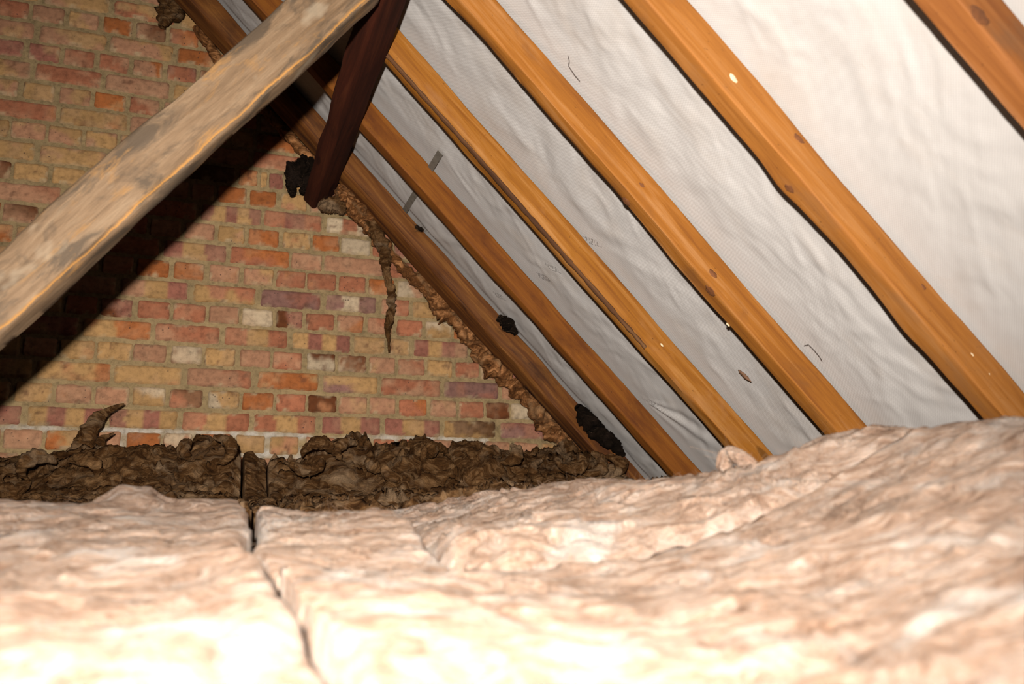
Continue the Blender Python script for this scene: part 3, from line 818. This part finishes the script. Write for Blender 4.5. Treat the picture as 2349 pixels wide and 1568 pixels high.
wool_tube('wool_packing', [W(770, 430), W(850, 520), W(905, 595), W(990, 675), W(1060, 745), W(1130, 840), W(1200, 905), W(1270, 985), W(1330, 1040)],
          [.016, .028, .018, .026, .034, .030, .022, .034, .022], M_WOOLO, 33,
          'long amber wool packed between the brick wall and the dark rafter, below the purlin end', GT, nseg=420, nring=44, amp=.85, fib=1200, fr=.75)
wool_tube('wool_tuft', [W(400, -50), W(395, 5), W(385, 35), W(372, 62)], [.03, .035, .028, .010], M_WOOLD, 35,
          'fuzzy brown wool tuft at the top left, hanging beside the topmost rafter end', GT, amp=.8, fib=200, fr=1.4)
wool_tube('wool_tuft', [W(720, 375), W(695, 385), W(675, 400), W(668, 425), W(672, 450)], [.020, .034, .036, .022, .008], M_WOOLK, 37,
          'black wool clump standing in for shade on the left of the purlin end', GT, amp=.55, fr=1.6)  # its black colour is the shade around the purlin end
wool_tube('wool_tuft', [W(715, 400), W(700, 420), W(692, 445)], [.02, .022, .008], M_WOOLK, 38, 'small black wool wisp standing in for shade under the purlin end, right of the black clump', GT, amp=.6, fr=1.6, fib=60)
wool_tube('wool_tuft', [W(735, 455), W(745, 470), W(775, 470), W(790, 490)], [.012, .026, .024, .012], M_WOOLD, 39,
          'brown wool knot hanging on the bricks just below the purlin end', GT, amp=.7, fr=1.8)
wool_tube('wool_tuft', [W(785, 425, 2.98), W(800, 455, 2.97), W(825, 485, 2.97), W(855, 505, 2.98)], [.012, .024, .026, .014], M_WOOLO, 41,
          'bright amber wool tuft on the rafter right of the purlin end', GT, amp=.6, fr=1.6)
wool_tube('hanging_wool', [W(850, 505, 2.99), W(868, 545, 3.0), W(885, 585, 3.01), W(885, 620, 3.03), W(897, 670, 3.04), W(898, 710, 3.04), W(889, 745, 3.04), W(891, 775, 3.04), W(893, 808, 3.04)],
          [.020, .024, .020, .014, .014, .015, .014, .006, .003], M_WOOLD, 43,
          'long brown strand of wool hanging straight down over the bricks', GT, nseg=200, amp=.45, fr=1.8, flat=(1, .8), fib=160)
wool_tube('wool_tuft', [W(1290, 1010, 2.98), W(1310, 1040, 2.97), W(1330, 1070, 2.96)], [.02, .03, .03], M_WOOLD, 45,
          'dark wool lump at the foot of the wall where bricks and rafter meet', GT, amp=.6)
# black tufts added as the shade in the gap behind the gable rafter
for pp, rd_, sd2, lb in (([(1145, 728), (1165, 742), (1185, 765)], [.012, .022, .010], 51, 'small black wool tuft standing in for shade in the gap right of the dark rafter, half way down'),
                         ([(1325, 930), (1345, 960), (1365, 985), (1400, 1010), (1430, 1045)], [.012, .03, .032, .026, .01], 53, 'large black wool clump standing in for shade in the gap right of the dark rafter, near its foot'),
                         ([(955, 520), (968, 527)], [.007, .007], 55, 'tiny black wool speck standing in for shade in the gap right of the dark rafter, near the grey strap')):
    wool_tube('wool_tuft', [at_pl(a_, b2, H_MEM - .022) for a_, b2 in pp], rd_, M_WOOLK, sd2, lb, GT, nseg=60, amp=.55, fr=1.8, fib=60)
# curled tongue of wool standing up on the left
wool_tube('wool_curl', [W(165, 1085, 2.93), W(185, 1040, 2.93), W(200, 995, 2.94), W(222, 958, 2.95), W(250, 940, 2.96), W(285, 925, 2.97)],
          [.045, .036, .026, .018, .012, .002], M_WOOLD, 57,
          'brown tongue of wool curling up against the bricks at the left', GT, nseg=150, amp=.35, fr=1.6, flat=(1, .45), fib=150)
wool_tube('wool_curl', [W(225, 1070, 2.92), W(222, 1030, 2.93), W(235, 1005, 2.94), W(262, 992, 2.95)], [.028, .020, .010, .002], M_WOOLD, 59,
          'smaller curled wisp of wool right of the tall tongue', GT, nseg=90, amp=.4, fr=1.8, flat=(1, .5), fib=60)
wool_tube('wool_tuft', [at_r(1665, 1085, 1.45), at_r(1662, 1055, 1.45), at_r(1675, 1040, 1.45), at_r(1705, 1052, 1.43), at_r(1735, 1068, 1.42)], [.010, .014, .013, .012, .006], M_WOOL, 61,
          'pale twisted tuft standing on the wool heap under the third rafter', GT, amp=.35, fr=1.5, fib=60, fibmat=M_FIB)

# ------------------------------------------------------------------ overall reflectance of every surface
K = 0.62
for mt in bpy.data.materials:
    if not mt.use_nodes: continue
    nt = mt.node_tree; bc = nt.nodes['Principled BSDF'].inputs['Base Color']
    if bc.links:
        src = bc.links[0].from_socket
        link(nt, mix(nt, 1.0, src, (K, K, K), 'MULTIPLY'), bc)
